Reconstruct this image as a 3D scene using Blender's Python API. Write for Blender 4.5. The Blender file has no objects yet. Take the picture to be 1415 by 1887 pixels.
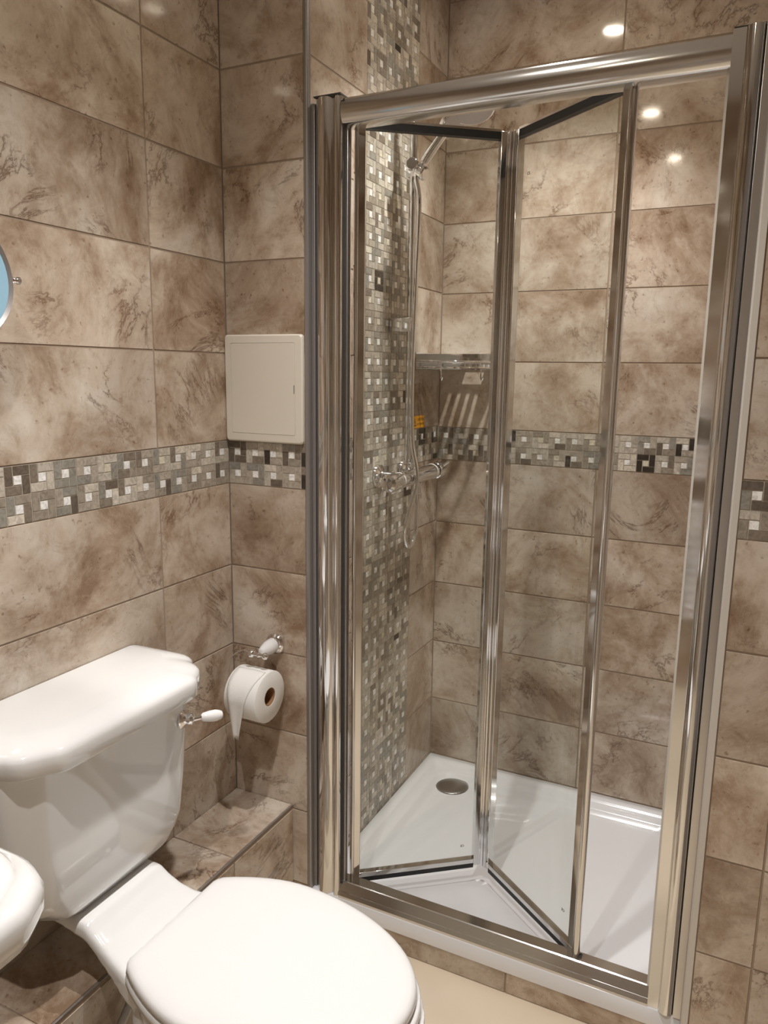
import bpy, math, random
from mathutils import Vector, Matrix
R = random.Random(7)
C = bpy.context.scene.collection
S = bpy.context.scene

# ------------------------------------------------------------------ camera
cam_data = bpy.data.cameras.new('camera')
cam = bpy.data.objects.new('camera', cam_data); C.objects.link(cam)
cam_data.sensor_fit = 'VERTICAL'; cam_data.sensor_height = 36.0
cam_data.lens = 1394.27 / 1887 * 36.0
cam_data.clip_start = 0.02
r_ = (0.89864625, 0.43847325, 0.01327117); u_ = (-0.09151537, 0.15780084, 0.98322115); f_ = (-0.42902197, 0.88478252, -0.18193417)
m = Matrix(((r_[0], u_[0], -f_[0], 0.89864), (r_[1], u_[1], -f_[1], -1.4598), (r_[2], u_[2], -f_[2], 1.37786), (0, 0, 0, 1)))
cam.matrix_world = m
S.camera = cam
# ------------------------------------------------------------------ look and world
S.view_settings.view_transform = 'Standard'; S.view_settings.look = 'None'
S.view_settings.gamma = 1.0; S.view_settings.use_curve_mapping = False
S.view_settings.exposure = 0.06
w = bpy.data.worlds.new('world'); S.world = w; w.use_nodes = True
w.node_tree.nodes['Background'].inputs[0].default_value = (1, .95, .9, 1)
w.node_tree.nodes['Background'].inputs[1].default_value = 0.0
LAMP_POWER = 68.0
LAMP_COLOR = (1.0, .975, .965)
LAMPS = [(.388, .355, 'recessed ceiling spotlight above the shower tray', 1.0), (.397, -.495, 'recessed ceiling spotlight just outside the shower door', 1.0), (.42, -1.23, 'recessed ceiling spotlight above the wash basin end', 1.0)]
ZC = 2.45
def lamp_light(x, y, k):
    ld = bpy.data.lights.new('spot_bulb', 'SPOT'); ld.energy = LAMP_POWER * k; ld.color = LAMP_COLOR
    ld.shadow_soft_size = .022; ld.spot_size = math.radians(104); ld.spot_blend = 1.0
    lo = bpy.data.objects.new('bulb_light', ld); lo.location = (x, y, ZC - .03); C.objects.link(lo)
    return lo

# ------------------------------------------------------------------ materials
def mat(name):
    mt = bpy.data.materials.new(name); mt.use_nodes = True
    nt = mt.node_tree; b = nt.nodes['Principled BSDF']
    return mt, nt, b
def simple(name, col, rough=.4, metal=0., coat=0., bump=None, spec=None, var=None):
    mt, nt, b = mat(name)
    b.inputs['Base Color'].default_value = (*col, 1); b.inputs['Roughness'].default_value = rough
    b.inputs['Metallic'].default_value = metal; b.inputs['Coat Weight'].default_value = coat
    b.inputs['Coat Roughness'].default_value = .04
    if spec is not None: b.inputs['Specular IOR Level'].default_value = spec
    tc = nt.nodes.new('ShaderNodeTexCoord')
    if bump:
        n = nt.nodes.new('ShaderNodeTexNoise'); n.inputs['Scale'].default_value = bump[0]; n.inputs['Detail'].default_value = 4
        nt.links.new(tc.outputs['Object'], n.inputs['Vector'])
        bp = nt.nodes.new('ShaderNodeBump'); bp.inputs['Strength'].default_value = bump[1]; bp.inputs['Distance'].default_value = .002
        nt.links.new(n.outputs['Fac'], bp.inputs['Height']); nt.links.new(bp.outputs['Normal'], b.inputs['Normal'])
    if var:
        n = nt.nodes.new('ShaderNodeTexNoise'); n.inputs['Scale'].default_value = var[0]; n.inputs['Detail'].default_value = 5
        nt.links.new(tc.outputs['Object'], n.inputs['Vector'])
        mx = nt.nodes.new('ShaderNodeMixRGB'); mx.inputs[1].default_value = (*col, 1); mx.inputs[2].default_value = (*var[1], 1)
        nt.links.new(n.outputs['Fac'], mx.inputs[0]); nt.links.new(mx.outputs[0], b.inputs['Base Color'])
    return mt
def srgb(r, g, b):
    f = lambda c: (c/255/12.92 if c/255 <= .04045 else ((c/255+.055)/1.055)**2.4)
    return (f(r), f(g), f(b))

def tile_material():
    mt, nt, b = mat('marble_tile')
    N = nt.nodes.new; L = nt.links.new
    tc = N('ShaderNodeTexCoord'); at = N('ShaderNodeAttribute'); at.attribute_name = 'tile'
    off = N('ShaderNodeVectorMath'); off.operation = 'MULTIPLY_ADD'; off.inputs[1].default_value = (7, 11, 5)
    L(at.outputs['Vector'], off.inputs[0]); L(tc.outputs['Object'], off.inputs[2])
    def noise(sc, det, rough, dist=0, typ=None):
        n = N('ShaderNodeTexNoise'); n.inputs['Scale'].default_value = sc; n.inputs['Detail'].default_value = det
        n.inputs['Roughness'].default_value = rough; n.inputs['Distortion'].default_value = dist
        L(off.outputs[0], n.inputs['Vector']); return n
    def ramp(src, pts):
        r = N('ShaderNodeValToRGB'); L(src, r.inputs[0])
        while len(r.color_ramp.elements) < len(pts): r.color_ramp.elements.new(.5)
        for e, (p, c) in zip(r.color_ramp.elements, pts): e.position = p; e.color = (*c, 1) if len(c) == 3 else c
        return r
    n1 = noise(4.6, 8, .66, .5)
    base = ramp(n1.outputs['Fac'], [(.34, srgb(145, 121, 99)), (.44, srgb(176, 156, 136)), (.55, srgb(202, 187, 170)), (.68, srgb(219, 209, 195))])
    n2 = noise(19, 9, .78, .5)
    r2 = ramp(n2.outputs['Fac'], [(.30, (.64, .57, .50)), (.40, (.85, .81, .77)), (.5, (1, 1, 1)), (.72, (1.08, 1.07, 1.06))])
    m1 = N('ShaderNodeMixRGB'); m1.blend_type = 'MULTIPLY'; m1.inputs[0].default_value = .9
    L(base.outputs[0], m1.inputs[1]); L(r2.outputs[0], m1.inputs[2])
    nf = noise(75, 3, .6); rf = ramp(nf.outputs['Fac'], [(.27, (.55, .45, .36)), (.36, (1, 1, 1))])
    mf = N('ShaderNodeMixRGB'); mf.blend_type = 'MULTIPLY'; mf.inputs[0].default_value = .8
    L(m1.outputs[0], mf.inputs[1]); L(rf.outputs[0], mf.inputs[2]); m1 = mf
    # dark brown veins: thin ridge of a distorted noise, gated by a large noise
    n3 = noise(3.4, 9, .68, 1.1)
    v = N('ShaderNodeMath'); v.operation = 'SUBTRACT'; v.inputs[1].default_value = .5; L(n3.outputs['Fac'], v.inputs[0])
    va = N('ShaderNodeMath'); va.operation = 'ABSOLUTE'; L(v.outputs[0], va.inputs[0])
    vr = ramp(va.outputs[0], [(.0, (1, 1, 1)), (.005, (.6, .6, .6)), (.016, (.12, .12, .12)), (.04, (0, 0, 0))])
    n4 = noise(5.5, 3, .5); g = ramp(n4.outputs['Fac'], [(.50, (0, 0, 0)), (.62, (1, 1, 1))])
    vm = N('ShaderNodeMath'); vm.operation = 'MULTIPLY'; L(vr.outputs[0], vm.inputs[0]); L(g.outputs[0], vm.inputs[1])
    vs = N('ShaderNodeMath'); vs.operation = 'MULTIPLY'; vs.inputs[1].default_value = .8; L(vm.outputs[0], vs.inputs[0])
    m2 = N('ShaderNodeMixRGB'); L(vs.outputs[0], m2.inputs[0]); L(m1.outputs[0], m2.inputs[1]); m2.inputs[2].default_value = (*srgb(96, 66, 42), 1)
    # pale hairlines
    n5 = noise(5, 5, .6, 1.6)
    w1 = N('ShaderNodeMath'); w1.operation = 'SUBTRACT'; w1.inputs[1].default_value = .47; L(n5.outputs['Fac'], w1.inputs[0])
    wa = N('ShaderNodeMath'); wa.operation = 'ABSOLUTE'; L(w1.outputs[0], wa.inputs[0])
    wr = ramp(wa.outputs[0], [(.0, (.2, .2, .2)), (.006, (0, 0, 0))])
    m3 = N('ShaderNodeMixRGB'); L(wr.outputs[0], m3.inputs[0]); L(m2.outputs[0], m3.inputs[1]); m3.inputs[2].default_value = (*srgb(225, 208, 186), 1)
    # per-tile tone
    sx = N('ShaderNodeSeparateXYZ'); L(at.outputs['Vector'], sx.inputs[0])
    mr = N('ShaderNodeMapRange'); mr.inputs['To Min'].default_value = .86; mr.inputs['To Max'].default_value = 1.08; L(sx.outputs[2], mr.inputs['Value'])
    m4 = N('ShaderNodeVectorMath'); m4.operation = 'SCALE'; L(m3.outputs[0], m4.inputs[0]); L(mr.outputs[0], m4.inputs['Scale'])
    L(m4.outputs[0], b.inputs['Base Color'])
    b.inputs['Roughness'].default_value = .075
    bp = N('ShaderNodeBump'); bp.inputs['Strength'].default_value = .05; bp.inputs['Distance'].default_value = .001
    nb = noise(9, 3, .5); L(nb.outputs['Fac'], bp.inputs['Height']); L(bp.outputs['Normal'], b.inputs['Normal'])
    return mt
def mosaic_material():
    mt, nt, b = mat('mosaic_stone')
    N = nt.nodes.new; L = nt.links.new
    tc = N('ShaderNodeTexCoord'); at = N('ShaderNodeAttribute'); at.attribute_name = 'tile'
    n = N('ShaderNodeTexNoise'); n.inputs['Scale'].default_value = 90; n.inputs['Detail'].default_value = 5; n.inputs['Distortion'].default_value = 1.2
    L(tc.outputs['Object'], n.inputs['Vector'])
    r = N('ShaderNodeValToRGB'); L(n.outputs['Fac'], r.inputs[0])
    r.color_ramp.elements[0].position = .33; r.color_ramp.elements[0].color = (.62, .6, .58, 1)
    r.color_ramp.elements[1].position = .62; r.color_ramp.elements[1].color = (1.1, 1.1, 1.1, 1)
    mx = N('ShaderNodeMixRGB'); mx.blend_type = 'MULTIPLY'; mx.inputs[0].default_value = .75
    L(at.outputs['Color'], mx.inputs[1]); L(r.outputs[0], mx.inputs[2]); L(mx.outputs[0], b.inputs['Base Color'])
    b.inputs['Roughness'].default_value = .25
    return mt
M = {}
M['tile'] = tile_material(); M['mosaic'] = mosaic_material()
M['grout'] = simple('grout', srgb(158, 140, 122), .9, bump=(300, .3))
M['grout_pale'] = simple('mosaic_grout', srgb(176, 166, 152), .9)
M['ceramic'] = simple('white_ceramic', (.76, .755, .74), .08, coat=.6)
M['seat'] = simple('white_seat_plastic', (.78, .775, .76), .18, coat=.2)
M['tray'] = simple('white_tray_acrylic', (.77, .77, .78), .14, coat=.3)
M['chrome'] = simple('chrome', (.86, .86, .88), .05, 1.)
M['alu'] = simple('polished_aluminium', (.74, .735, .725), .07, 1.)
M['alu_soft'] = simple('soft_aluminium', (.66, .65, .63), .17, 1.)
M['alu_mat'] = simple('matt_aluminium', (.52, .51, .49), .30, 1.)
M['alu_dull'] = simple('satin_aluminium', (.62, .60, .58), .32, 1.)
M['trimmetal'] = simple('grey_tile_trim', (.34, .32, .31), .35, .6)
M['trim_pale'] = simple('pale_tile_trim', (.62, .58, .52), .35)
M['black'] = simple('black_rubber_seal', (.012, .012, .012), .5)
M['drain'] = simple('brushed_steel', (.42, .41, .40), .28, 1., bump=(200, .1))
M['cream'] = simple('cream_plastic', srgb(224, 217, 203), .4)
M['dark'] = simple('dark_slot', (.05, .045, .04), .7)
M['paper'] = simple('tissue_paper', (.86, .84, .80), .95, bump=(400, .25))
M['core'] = simple('brown_cardboard', srgb(150, 110, 74), .9)
M['floor'] = simple('cream_floor', srgb(232, 218, 196), .25, var=(6, srgb(222, 205, 180)))
M['ceil'] = simple('white_ceiling_paint', (.82, .80, .77), .8)
M['door'] = simple('white_door_paint', (.8, .78, .74), .4)
M['blue'] = simple('pale_blue_mirror', (.30, .50, .64), .12)
M['yellow'] = simple('yellow_sticker', srgb(250, 180, 20), .35)
M['ink'] = simple('black_ink', (.03, .02, .01), .5)
M['hose'] = simple('braided_hose', (.6, .6, .62), .3, .9, bump=(900, .8))
M['nozzle'] = simple('grey_nozzle_plate', (.55, .53, .52), .45, .3, bump=(700, .8))
mt, nt, b = mat('lamp_glow'); b.inputs['Emission Color'].default_value = (1, .88, .7, 1); b.inputs['Emission Strength'].default_value = 130; M['glow'] = mt
# clear door glass: straight-through transparency under a Fresnel reflection, faintly tinted
def glass():
    mt = bpy.data.materials.new('clear_glass'); mt.use_nodes = True; nt = mt.node_tree; nt.nodes.clear()
    o = nt.nodes.new('ShaderNodeOutputMaterial'); t = nt.nodes.new('ShaderNodeBsdfTransparent'); t.inputs[0].default_value = (.955, .965, .95, 1)
    g = nt.nodes.new('ShaderNodeBsdfGlossy'); g.inputs['Roughness'].default_value = .0
    lw = nt.nodes.new('ShaderNodeLayerWeight'); pw = nt.nodes.new('ShaderNodeMath'); pw.operation = 'POWER'; pw.inputs[1].default_value = 5
    nt.links.new(lw.outputs['Facing'], pw.inputs[0]); f = nt.nodes.new('ShaderNodeMath'); f.operation = 'MULTIPLY_ADD'; f.inputs[1].default_value = .96; f.inputs[2].default_value = .04
    nt.links.new(pw.outputs[0], f.inputs[0])
    x = nt.nodes.new('ShaderNodeMixShader'); nt.links.new(f.outputs[0], x.inputs[0]); nt.links.new(t.outputs[0], x.inputs[1]); nt.links.new(g.outputs[0], x.inputs[2])
    nt.links.new(x.outputs[0], o.inputs['Surface']); return mt
M['glass'] = glass()

# ------------------------------------------------------------------ mesh builder
class MB:
    def __init__(s): s.v = []; s.f = []; s.c = []; s.mi = []; s.cur = (0, 0, 0); s.m = 0
    def face(s, idx): s.f.append(idx); s.c.append(s.cur); s.mi.append(s.m)
    def add(s, vs, fs):
        k = len(s.v); s.v += [tuple(p) for p in vs]
        for f in fs: s.face([k + i for i in f])
    def box(s, x0, x1, y0, y1, z0, z1):
        vs = [(x, y, z) for z in (z0, z1) for y in (y0, y1) for x in (x0, x1)]
        s.add(vs, [(0, 2, 3, 1), (4, 5, 7, 6), (0, 1, 5, 4), (2, 6, 7, 3), (0, 4, 6, 2), (1, 3, 7, 5)])
    def loft(s, secs, cap=(True, True), close=True):
        k = len(s.v); n = len(secs[0])
        for sec in secs: s.v += [tuple(p) for p in sec]
        for i in range(len(secs) - 1):
            for j in range(n if close else n - 1):
                a = k + i*n + j; b = k + i*n + (j+1) % n
                s.face([a, b, b + n, a + n])
        if cap[0]: s.face([k + j for j in range(n)][::-1])
        if cap[1]: s.face([k + (len(secs)-1)*n + j for j in range(n)])
    def tube(s, path, r, n=14, cap=True, rib=None):
        P = [Vector(p) for p in path]; secs = []; up = None
        for i, p in enumerate(P):
            t = (P[min(i+1, len(P)-1)] - P[max(i-1, 0)]).normalized()
            if up is None: up = Vector((0, 0, 1)) if abs(t.z) < .9 else Vector((1, 0, 0))
            a = t.cross(up).normalized(); up = a.cross(t).normalized()
            rr = r[i] if isinstance(r, (list, tuple)) else r
            if rib and i % 2: rr *= rib
            secs.append([p + a*rr*math.cos(q) + up*rr*math.sin(q) for q in [2*math.pi*j/n for j in range(n)]])
        s.loft(secs, (cap, cap))
    def lathe(s, prof, o, d, n=32, cap=(True, True)):
        """prof: (radius, distance along d) pairs"""
        o = Vector(o); d = Vector(d).normalized(); a = d.cross(Vector((0, 0, 1)) if abs(d.z) < .9 else Vector((1, 0, 0))).normalized(); b = d.cross(a)
        s.loft([[o + d*h + (a*math.cos(q) + b*math.sin(q))*max(rr, 1e-5) for q in [2*math.pi*j/n for j in range(n)]] for rr, h in prof], cap)
    def ball(s, o, r, n=16, k=(1, 1, 1)):
        s.loft([[(o[0] + k[0]*r*math.sin(t)*math.cos(q), o[1] + k[1]*r*math.sin(t)*math.sin(q), o[2] - k[2]*r*math.cos(t)) for q in [2*math.pi*j/n for j in range(n)]] for t in [.02 + (math.pi-.04)*i/10 for i in range(11)]])
    def extrude(s, poly, axis, a, b, cap=True):
        """poly of 2D points in the plane perpendicular to axis (0: (y,z), 1: (x,z), 2: (x,y)), extruded from a to b"""
        def P(p, t): return [(t, p[0], p[1]), (p[0], t, p[1]), (p[0], p[1], t)][axis]
        s.loft([[P(p, a) for p in poly], [P(p, b) for p in poly]], (cap, cap))
    def build(s, name, material, parent=None, smooth=False, bevel=0, seg=2, sub=0, angle=40):
        o0 = WP(parent)
        me = bpy.data.meshes.new(name); me.from_pydata([(x-o0[0], y-o0[1], z-o0[2]) for x, y, z in s.v], [], s.f)
        for q in (material if isinstance(material, list) else [material]): me.materials.append(q)
        for p, k in zip(me.polygons, s.mi): p.material_index = k
        at = me.color_attributes.new('tile', 'FLOAT_COLOR', 'CORNER')
        for p, c in zip(me.polygons, s.c):
            for li in p.loop_indices: at.data[li].color = (*c, 1)
        import bmesh
        bm = bmesh.new(); bm.from_mesh(me); bmesh.ops.recalc_face_normals(bm, faces=bm.faces); bm.to_mesh(me); bm.free()
        o = bpy.data.objects.new(name, me); C.objects.link(o)
        if parent: o.parent = parent
        if bevel:
            b = o.modifiers.new('bevel', 'BEVEL'); b.width = bevel; b.segments = seg; b.limit_method = 'ANGLE'; b.angle_limit = math.radians(35); b.harden_normals = False
        if sub:
            b = o.modifiers.new('sub', 'SUBSURF'); b.levels = sub; b.render_levels = sub
        if smooth or bevel or sub:
            for p in me.polygons: p.use_smooth = True
            if not sub:
                me.set_sharp_from_angle(angle=math.radians(angle))
        return o
def WP(o):
    v = Vector((0, 0, 0))
    while o: v = v + o.location; o = o.parent
    return v
def thing(name, loc, label, cat, group=None):
    o = bpy.data.objects.new(name, None); C.objects.link(o); o.location = loc; o.empty_display_size = .05
    o['label'] = label; o['category'] = cat
    if group: o['group'] = group
    return o
def struct(o, label=None):
    o['kind'] = 'structure'
    if label: o['label'] = label
    return o
def tag(o, label, cat, group=None):
    o['label'] = label; o['category'] = cat
    if group: o['group'] = group
    return o

# ------------------------------------------------------------------ tiled walls
XA, YB, YR = -.2235, .7813, -.047
ZM, MH, T = 1.213, .102, .2025
G = .0011
rows = []          # (z0, z1, kind)
z = ZM
while z < ZC: rows.append((z, min(z + T, ZC), 't')); z += T
rows.append((ZM - MH, ZM, 'm'))
z = ZM - MH
while z > 0: rows.append((max(z - T, 0), z, 't')); z -= T
PAL = [(srgb(196, 188, 174), 4), (srgb(178, 168, 154), 4), (srgb(156, 146, 132), 4), (srgb(134, 123, 110), 3), (srgb(108, 97, 86), 1.6), (srgb(62, 54, 47), 1.2), (srgb(214, 205, 190), 1.5), (srgb(150, 146, 136), 2.5)]
def pick(light=0):
    cols = PAL
    wts = [w_*(2.6 if light and i in (0, 1, 6, 7) else (.22 if light and i in (4, 5) else 1)) for i, (c, w_) in enumerate(cols)]
    return R.choices([c for c, _ in cols], wts)[0]
class Wall:
    """a wall face: origin P, in-plane horizontal direction U, outward normal Nn"""
    def __init__(s, P, U, Nn):
        s.P = Vector(P); s.U = Vector(U); s.N = Vector(Nn); s.b = MB(); s.b.m = 0
    def pt(s, u, z, d=0): return s.P + s.U*u + Vector((0, 0, z)) + s.N*d
    def slab(s, u0, u1, z0, z1, th=.05):
        s.b.m = 0
        vs = [s.pt(u, z, d) for d in (-.0013, -th) for z in (z0, z1) for u in (u0, u1)]
        s.b.add(vs, [(0, 1, 3, 2), (4, 6, 7, 5), (0, 4, 5, 1), (2, 3, 7, 6), (0, 2, 6, 4), (1, 5, 7, 3)])
    def tile(s, u0, u1, z0, z1, g=G, ch=.0012, mi=1):
        u0 += g; u1 -= g; z0 += g; z1 -= g
        if u1 - u0 < .004 or z1 - z0 < .004: return
        s.b.m = mi
        vs = [s.pt(u, z, -.0045) for u, z in ((u0, z0), (u1, z0), (u1, z1), (u0, z1))] + [s.pt(u, z, 0 if mi == 1 else -.0002) for u, z in ((u0+ch, z0+ch), (u1-ch, z0+ch), (u1-ch, z1-ch), (u0+ch, z1-ch))]
        s.b.add(vs, [(4, 5, 6, 7), (0, 1, 5, 4), (1, 2, 6, 5), (2, 3, 7, 6), (3, 0, 4, 7)])
    def tiles(s, joints, rws=None, zc=(0, ZC), dz=0):
        for (z0, z1, k) in (rws or rows):
            z0 += dz if z0 > 0 else 0; z1 += dz if z1 < ZC else 0
            z0 = max(z0, zc[0]); z1 = min(z1, zc[1])
            if z1 - z0 < .003: continue
            if k == 't':
                for a, b in zip(joints, joints[1:]):
                    s.b.cur = (R.random(), R.random(), R.random()); s.tile(a, b, z0, z1)
            else: s.mosaic(joints[0], joints[-1], z0, z1)
    def mosaic(s, u0, u1, z0, z1, start=0, light=0):
        c = .0506; a = c/3; g = .0006
        s.b.m = 3
        nz = max(1, round((z1 - z0)/.051)); cz = (z1 - z0)/nz; az = cz/3
        nu = int(math.ceil((u1 - u0 - start)/c)) + (1 if start else 0)
        base = u0 + start - (c if start else 0)
        s.b.m = 3
        vs = [s.pt(u, z, -.0010) for u, z in ((u0, z0), (u1, z0), (u1, z1), (u0, z1))]; s.b.cur = (0, 0, 0); s.b.add(vs, [(0, 1, 2, 3)])
        for i in range(nu):
            for j in range(nz):
                ub = base + i*c; zb = z0 + j*cz
                fl = R.random() < .25; same = pick(light) if R.random() < .35 else None
                pcs = [(0, 2, 2, 3), (2, 3, 1, 3), (1, 3, 0, 1), (0, 1, 0, 2), (1, 2, 1, 2)]
                for q, (p0, p1, q0, q1) in enumerate(pcs):
                    if q == 4: col = (.92, .91, .88) if R.random() < .88 else srgb(222, 214, 192)
                    else: col = same if same and R.random() < .7 else pick(light)
                    k = 1 + R.uniform(-.06, .06); s.b.cur = tuple(min(1, x_*k) for x_ in col)
                    a0, a1 = ub + p0*a, ub + p1*a
                    a0 = max(a0, u0); a1 = min(a1, u1)
                    if a1 - a0 < .003: continue
                    s.tile(a0, a1, zb + q0*az, zb + q1*az, g, .0005, 2)
    def done(s, name): return struct(s.b.build(name, [M['grout'], M['tile'], M['mosaic'], M['grout_pale']]))

YBK = -2.0; XRT = 1.75
# left wall behind the toilet
wa = Wall((XA, 0, 0), (0, -1, 0), (1, 0, 0)); wa.slab(-.02, 2.05, 0, ZC); wa.tiles([0, .2396, .7396, 1.2396, 1.7396, 2.0]); wa.done('wall_left')
# short return wall with the access panel
wb = Wall((XA, 0, 0), (1, 0, 0), (0, -1, 0)); wb.slab(0, .2225, 0, ZC); wb.tiles([0, .2155]); wb.done('wall_alcove')
# shower left wall, with the upright mosaic strip
ws = Wall((0, 0, 0), (0, 1, 0), (1, 0, 0)); ws.slab(.002, YB + .02, 0, ZC)
ws.tiles([.009, .2713], [r for r in rows]); ws.tiles([.5749, YB])
ws.mosaic(.2713, .5749, .0, ZC, 0, 1); ws.done('wall_shower_left')
wk = Wall((0, YB, 0), (1, 0, 0), (0, -1, 0)); wk.slab(-.05, .93, 0, ZC); wk.tiles([0, .497, .884], dz=-.0037); wk.done('wall_shower_back')
wr = Wall((.884, YB, 0), (0, -1, 0), (-1, 0, 0)); wr.slab(0, YB + .03, 0, ZC, .03); wr.tiles([0, .5, .78]); wr.done('wall_shower_right')
wf = Wall((.889, YR, 0), (1, 0, 0), (0, -1, 0)); wf.slab(0, 1.75 - .889 + .05, 0, ZC, .03)
wf.tiles([.0, .0988, .5988, XRT - .889], dz=-.0073); wf.done('wall_front_right')
wx = Wall((XRT, YR, 0), (0, -1, 0), (-1, 0, 0)); wx.slab(0, 2.0, 0, ZC); wx.tiles([0, .45, .95, 1.45, 1.953]); wx.done('wall_right')
wy = Wall((XA, YBK, 0), (1, 0, 0), (0, 1, 0)); wy.slab(0, 1.98, 0, ZC); wy.tiles([0, .49, .99, 1.13]); wy.b.cur = (.3, .3, .3); wy.b.m = 1
wy.tiles([1.13, 1.9735], zc=(2.06, ZC)); wy.done('wall_behind')
DX = .14
b = MB(); b.box(.80 + DX, 1.60 + DX, YBK - .03, YBK + .012, .01, 2.03)  # unseen door behind the camera, added for the metal posts to reflect
for (x0, x1, z0, z1) in ((.88, 1.16, .25, .9), (1.24, 1.52, .25, .9), (.88, 1.16, 1.05, 1.9), (1.24, 1.52, 1.05, 1.9)): b.box(x0 + DX, x1 + DX, YBK + .012, YBK + .018, z0, z1)
dr = struct(b.build('unseen_door_1', M['door'], bevel=.003))
b = MB(); b.tube([(.86 + DX, YBK + .012, 1.0), (.86 + DX, YBK + .06, 1.0), (.96 + DX, YBK + .06, 1.0)], .009); b.build('door_handle', M['chrome'], dr, True)
b = MB()
for x0, x1, z0, z1 in ((.885, .94, 0, 2.09), (.94, 1.749, 2.03, 2.09)): b.box(x0, x1, YBK - .01, YBK + .022, z0, z1)
struct(b.build('trim_3', M['door'], bevel=.004))
b = MB(); b.box(XA - .05, XRT + .05, YBK - .05, .85, -.04, 0); struct(b.build('floor', M['floor']))
b = MB(); b.box(XA - .05, XRT + .05, YBK - .05, .85, ZC, ZC + .04); struct(b.build('ceiling', M['ceil']))
# corner trims
b = MB(); b.extrude([(-.0085, -.0012), (-.0085, .004), (-.003, .004), (-.003, .012), (.0014, .012), (.0014, .002), (-.0015, -.0012)], 2, 0, ZC); struct(b.build('trim_1', M['trimmetal'], bevel=.0006))
b = MB(); b.extrude([(.889, YR - .0015), (.889, YR + .02), (.884, YR + .02), (.8755, YR + .02), (.8755, YR + .004), (.878, YR - .0015)], 2, 0, ZC); struct(b.build('trim_2', M['trim_pale'], bevel=.0008))
b = MB(); b.box(.8748, .8758, YR + .004, .004, 0, ZC); struct(b.build('trim_4', M['trimmetal']))
# tiled pipe boxing along the left wall
LX, LZ = XA + .1724, .311
wl = Wall((LX, 0, 0), (0, -1, 0), (1, 0, 0)); wl.slab(0, 2.0, 0, LZ - .002, .16)
wl.tiles([0, .2396, .7396, 1.2396, 1.7396, 2.0], rws=[(0, .0985, 't'), (.0985, .2997, 't')])
b = wl.b; js = [0, .2396, .7396, 1.2396, 1.7396, 2.0]
for a, c in zip(js, js[1:]):
    b.cur = (R.random(), R.random(), R.random()); b.m = 1; x0, x1 = XA + .001, LX - .004; y1, y0 = -a - G, -c + G
    b.add([(x0, y0, LZ-.004), (x1, y0, LZ-.004), (x1, y1, LZ-.004), (x0, y1, LZ-.004), (x0, y0+.001, LZ), (x1-.001, y0+.001, LZ), (x1-.001, y1-.001, LZ), (x0, y1-.001, LZ)], [(4, 5, 6, 7), (0, 1, 5, 4), (1, 2, 6, 5), (2, 3, 7, 6), (3, 0, 4, 7)])
wl.done('wall_ledge')
b = MB(); b.extrude([(LX - .0035, LZ - .0005), (LX + .0006, LZ - .0005), (LX + .0003, LZ - .003), (LX - .0035, LZ - .003)], 1, 0, -2.0); struct(b.build('trim_5', M['trimmetal'], bevel=.0005))
# tiled plinth under the shower tray
wp = Wall((0, .003, 0), (1, 0, 0), (0, -1, 0)); wp.slab(.003, .885, 0, .0535, .03); wp.tiles([0, .509, .874], rws=[(0, .0545, 't')]); wp.done('wall_plinth')

# ------------------------------------------------------------------ shower tray
def rrect(x0, x1, y0, y1, r, z, n=6):
    out = []
    for cx, cy, a0 in ((x1-r, y1-r, 0), (x0+r, y1-r, 90), (x0+r, y0+r, 180), (x1-r, y0+r, 270)):
        for i in range(n+1):
            a = math.radians(a0 + 90*i/n); out.append((cx + r*math.cos(a), cy + r*math.sin(a), z))
    return out
tr = thing('shower_tray', (.44, .39, .0545), 'low white rectangular shower tray with a raised rim, set on the tiled plinth', 'shower tray')
b = MB(); TZ = .0948; X0, X1, Y0, Y1 = .0012, .8835, .0005, .7795
b.loft([rrect(X0, X1, Y0, Y1, .004, .0547), rrect(X0, X1, Y0, Y1, .004, TZ - .003), rrect(X0+.002, X1-.002, Y0+.002, Y1-.002, .006, TZ),
        rrect(X0+.030, X1-.030, Y0+.05, Y1-.030, .02, TZ), rrect(X0+.036, X1-.036, Y0+.056, Y1-.036, .022, TZ-.003), rrect(X0+.040, X1-.040, Y0+.060, Y1-.040, .024, TZ-.009),
        rrect(X0+.062, X1-.062, Y0+.082, Y1-.062, .05, TZ-.010), rrect(X0+.070, X1-.070, Y0+.090, Y1-.070, .055, TZ-.014), rrect(X0+.078, X1-.078, Y0+.098, Y1-.078, .06, TZ-.026),
        rrect(X0+.095, X1-.095, Y0+.115, Y1-.095, .07, TZ-.030), rrect(X0+.2, X1-.2, Y0+.2, Y1-.2, .08, TZ-.031)])
tb = b.build('basin', M['tray'], tr, True, angle=60)
b = MB(); b.lathe([(.0, .0), (.045, 0), (.0525, .0015), (.0535, .003), (.052, .0045), (.040, .006), (.012, .0068), (.0, .007)], (.1265, .662, TZ-.031), (0, 0, 1), 48, (False, False)); dn = b.build('drain_cover', M['drain'], tr, True, angle=80)
b = MB(); b.lathe([(.0545, 0), (.0545, .0015), (.053, .0018)], (.1265, .662, TZ-.031), (0, 0, 1), 48); b.build('drain_ring', M['chrome'], tr, True)

# ------------------------------------------------------------------ shower enclosure
en = thing('shower_enclosure', (.44, .03, TZ), 'polished metal framed shower enclosure with a folding glass door standing half open', 'shower enclosure')
ZT, ZB = 1.935, TZ
def prof_arc(pts): return pts
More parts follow.
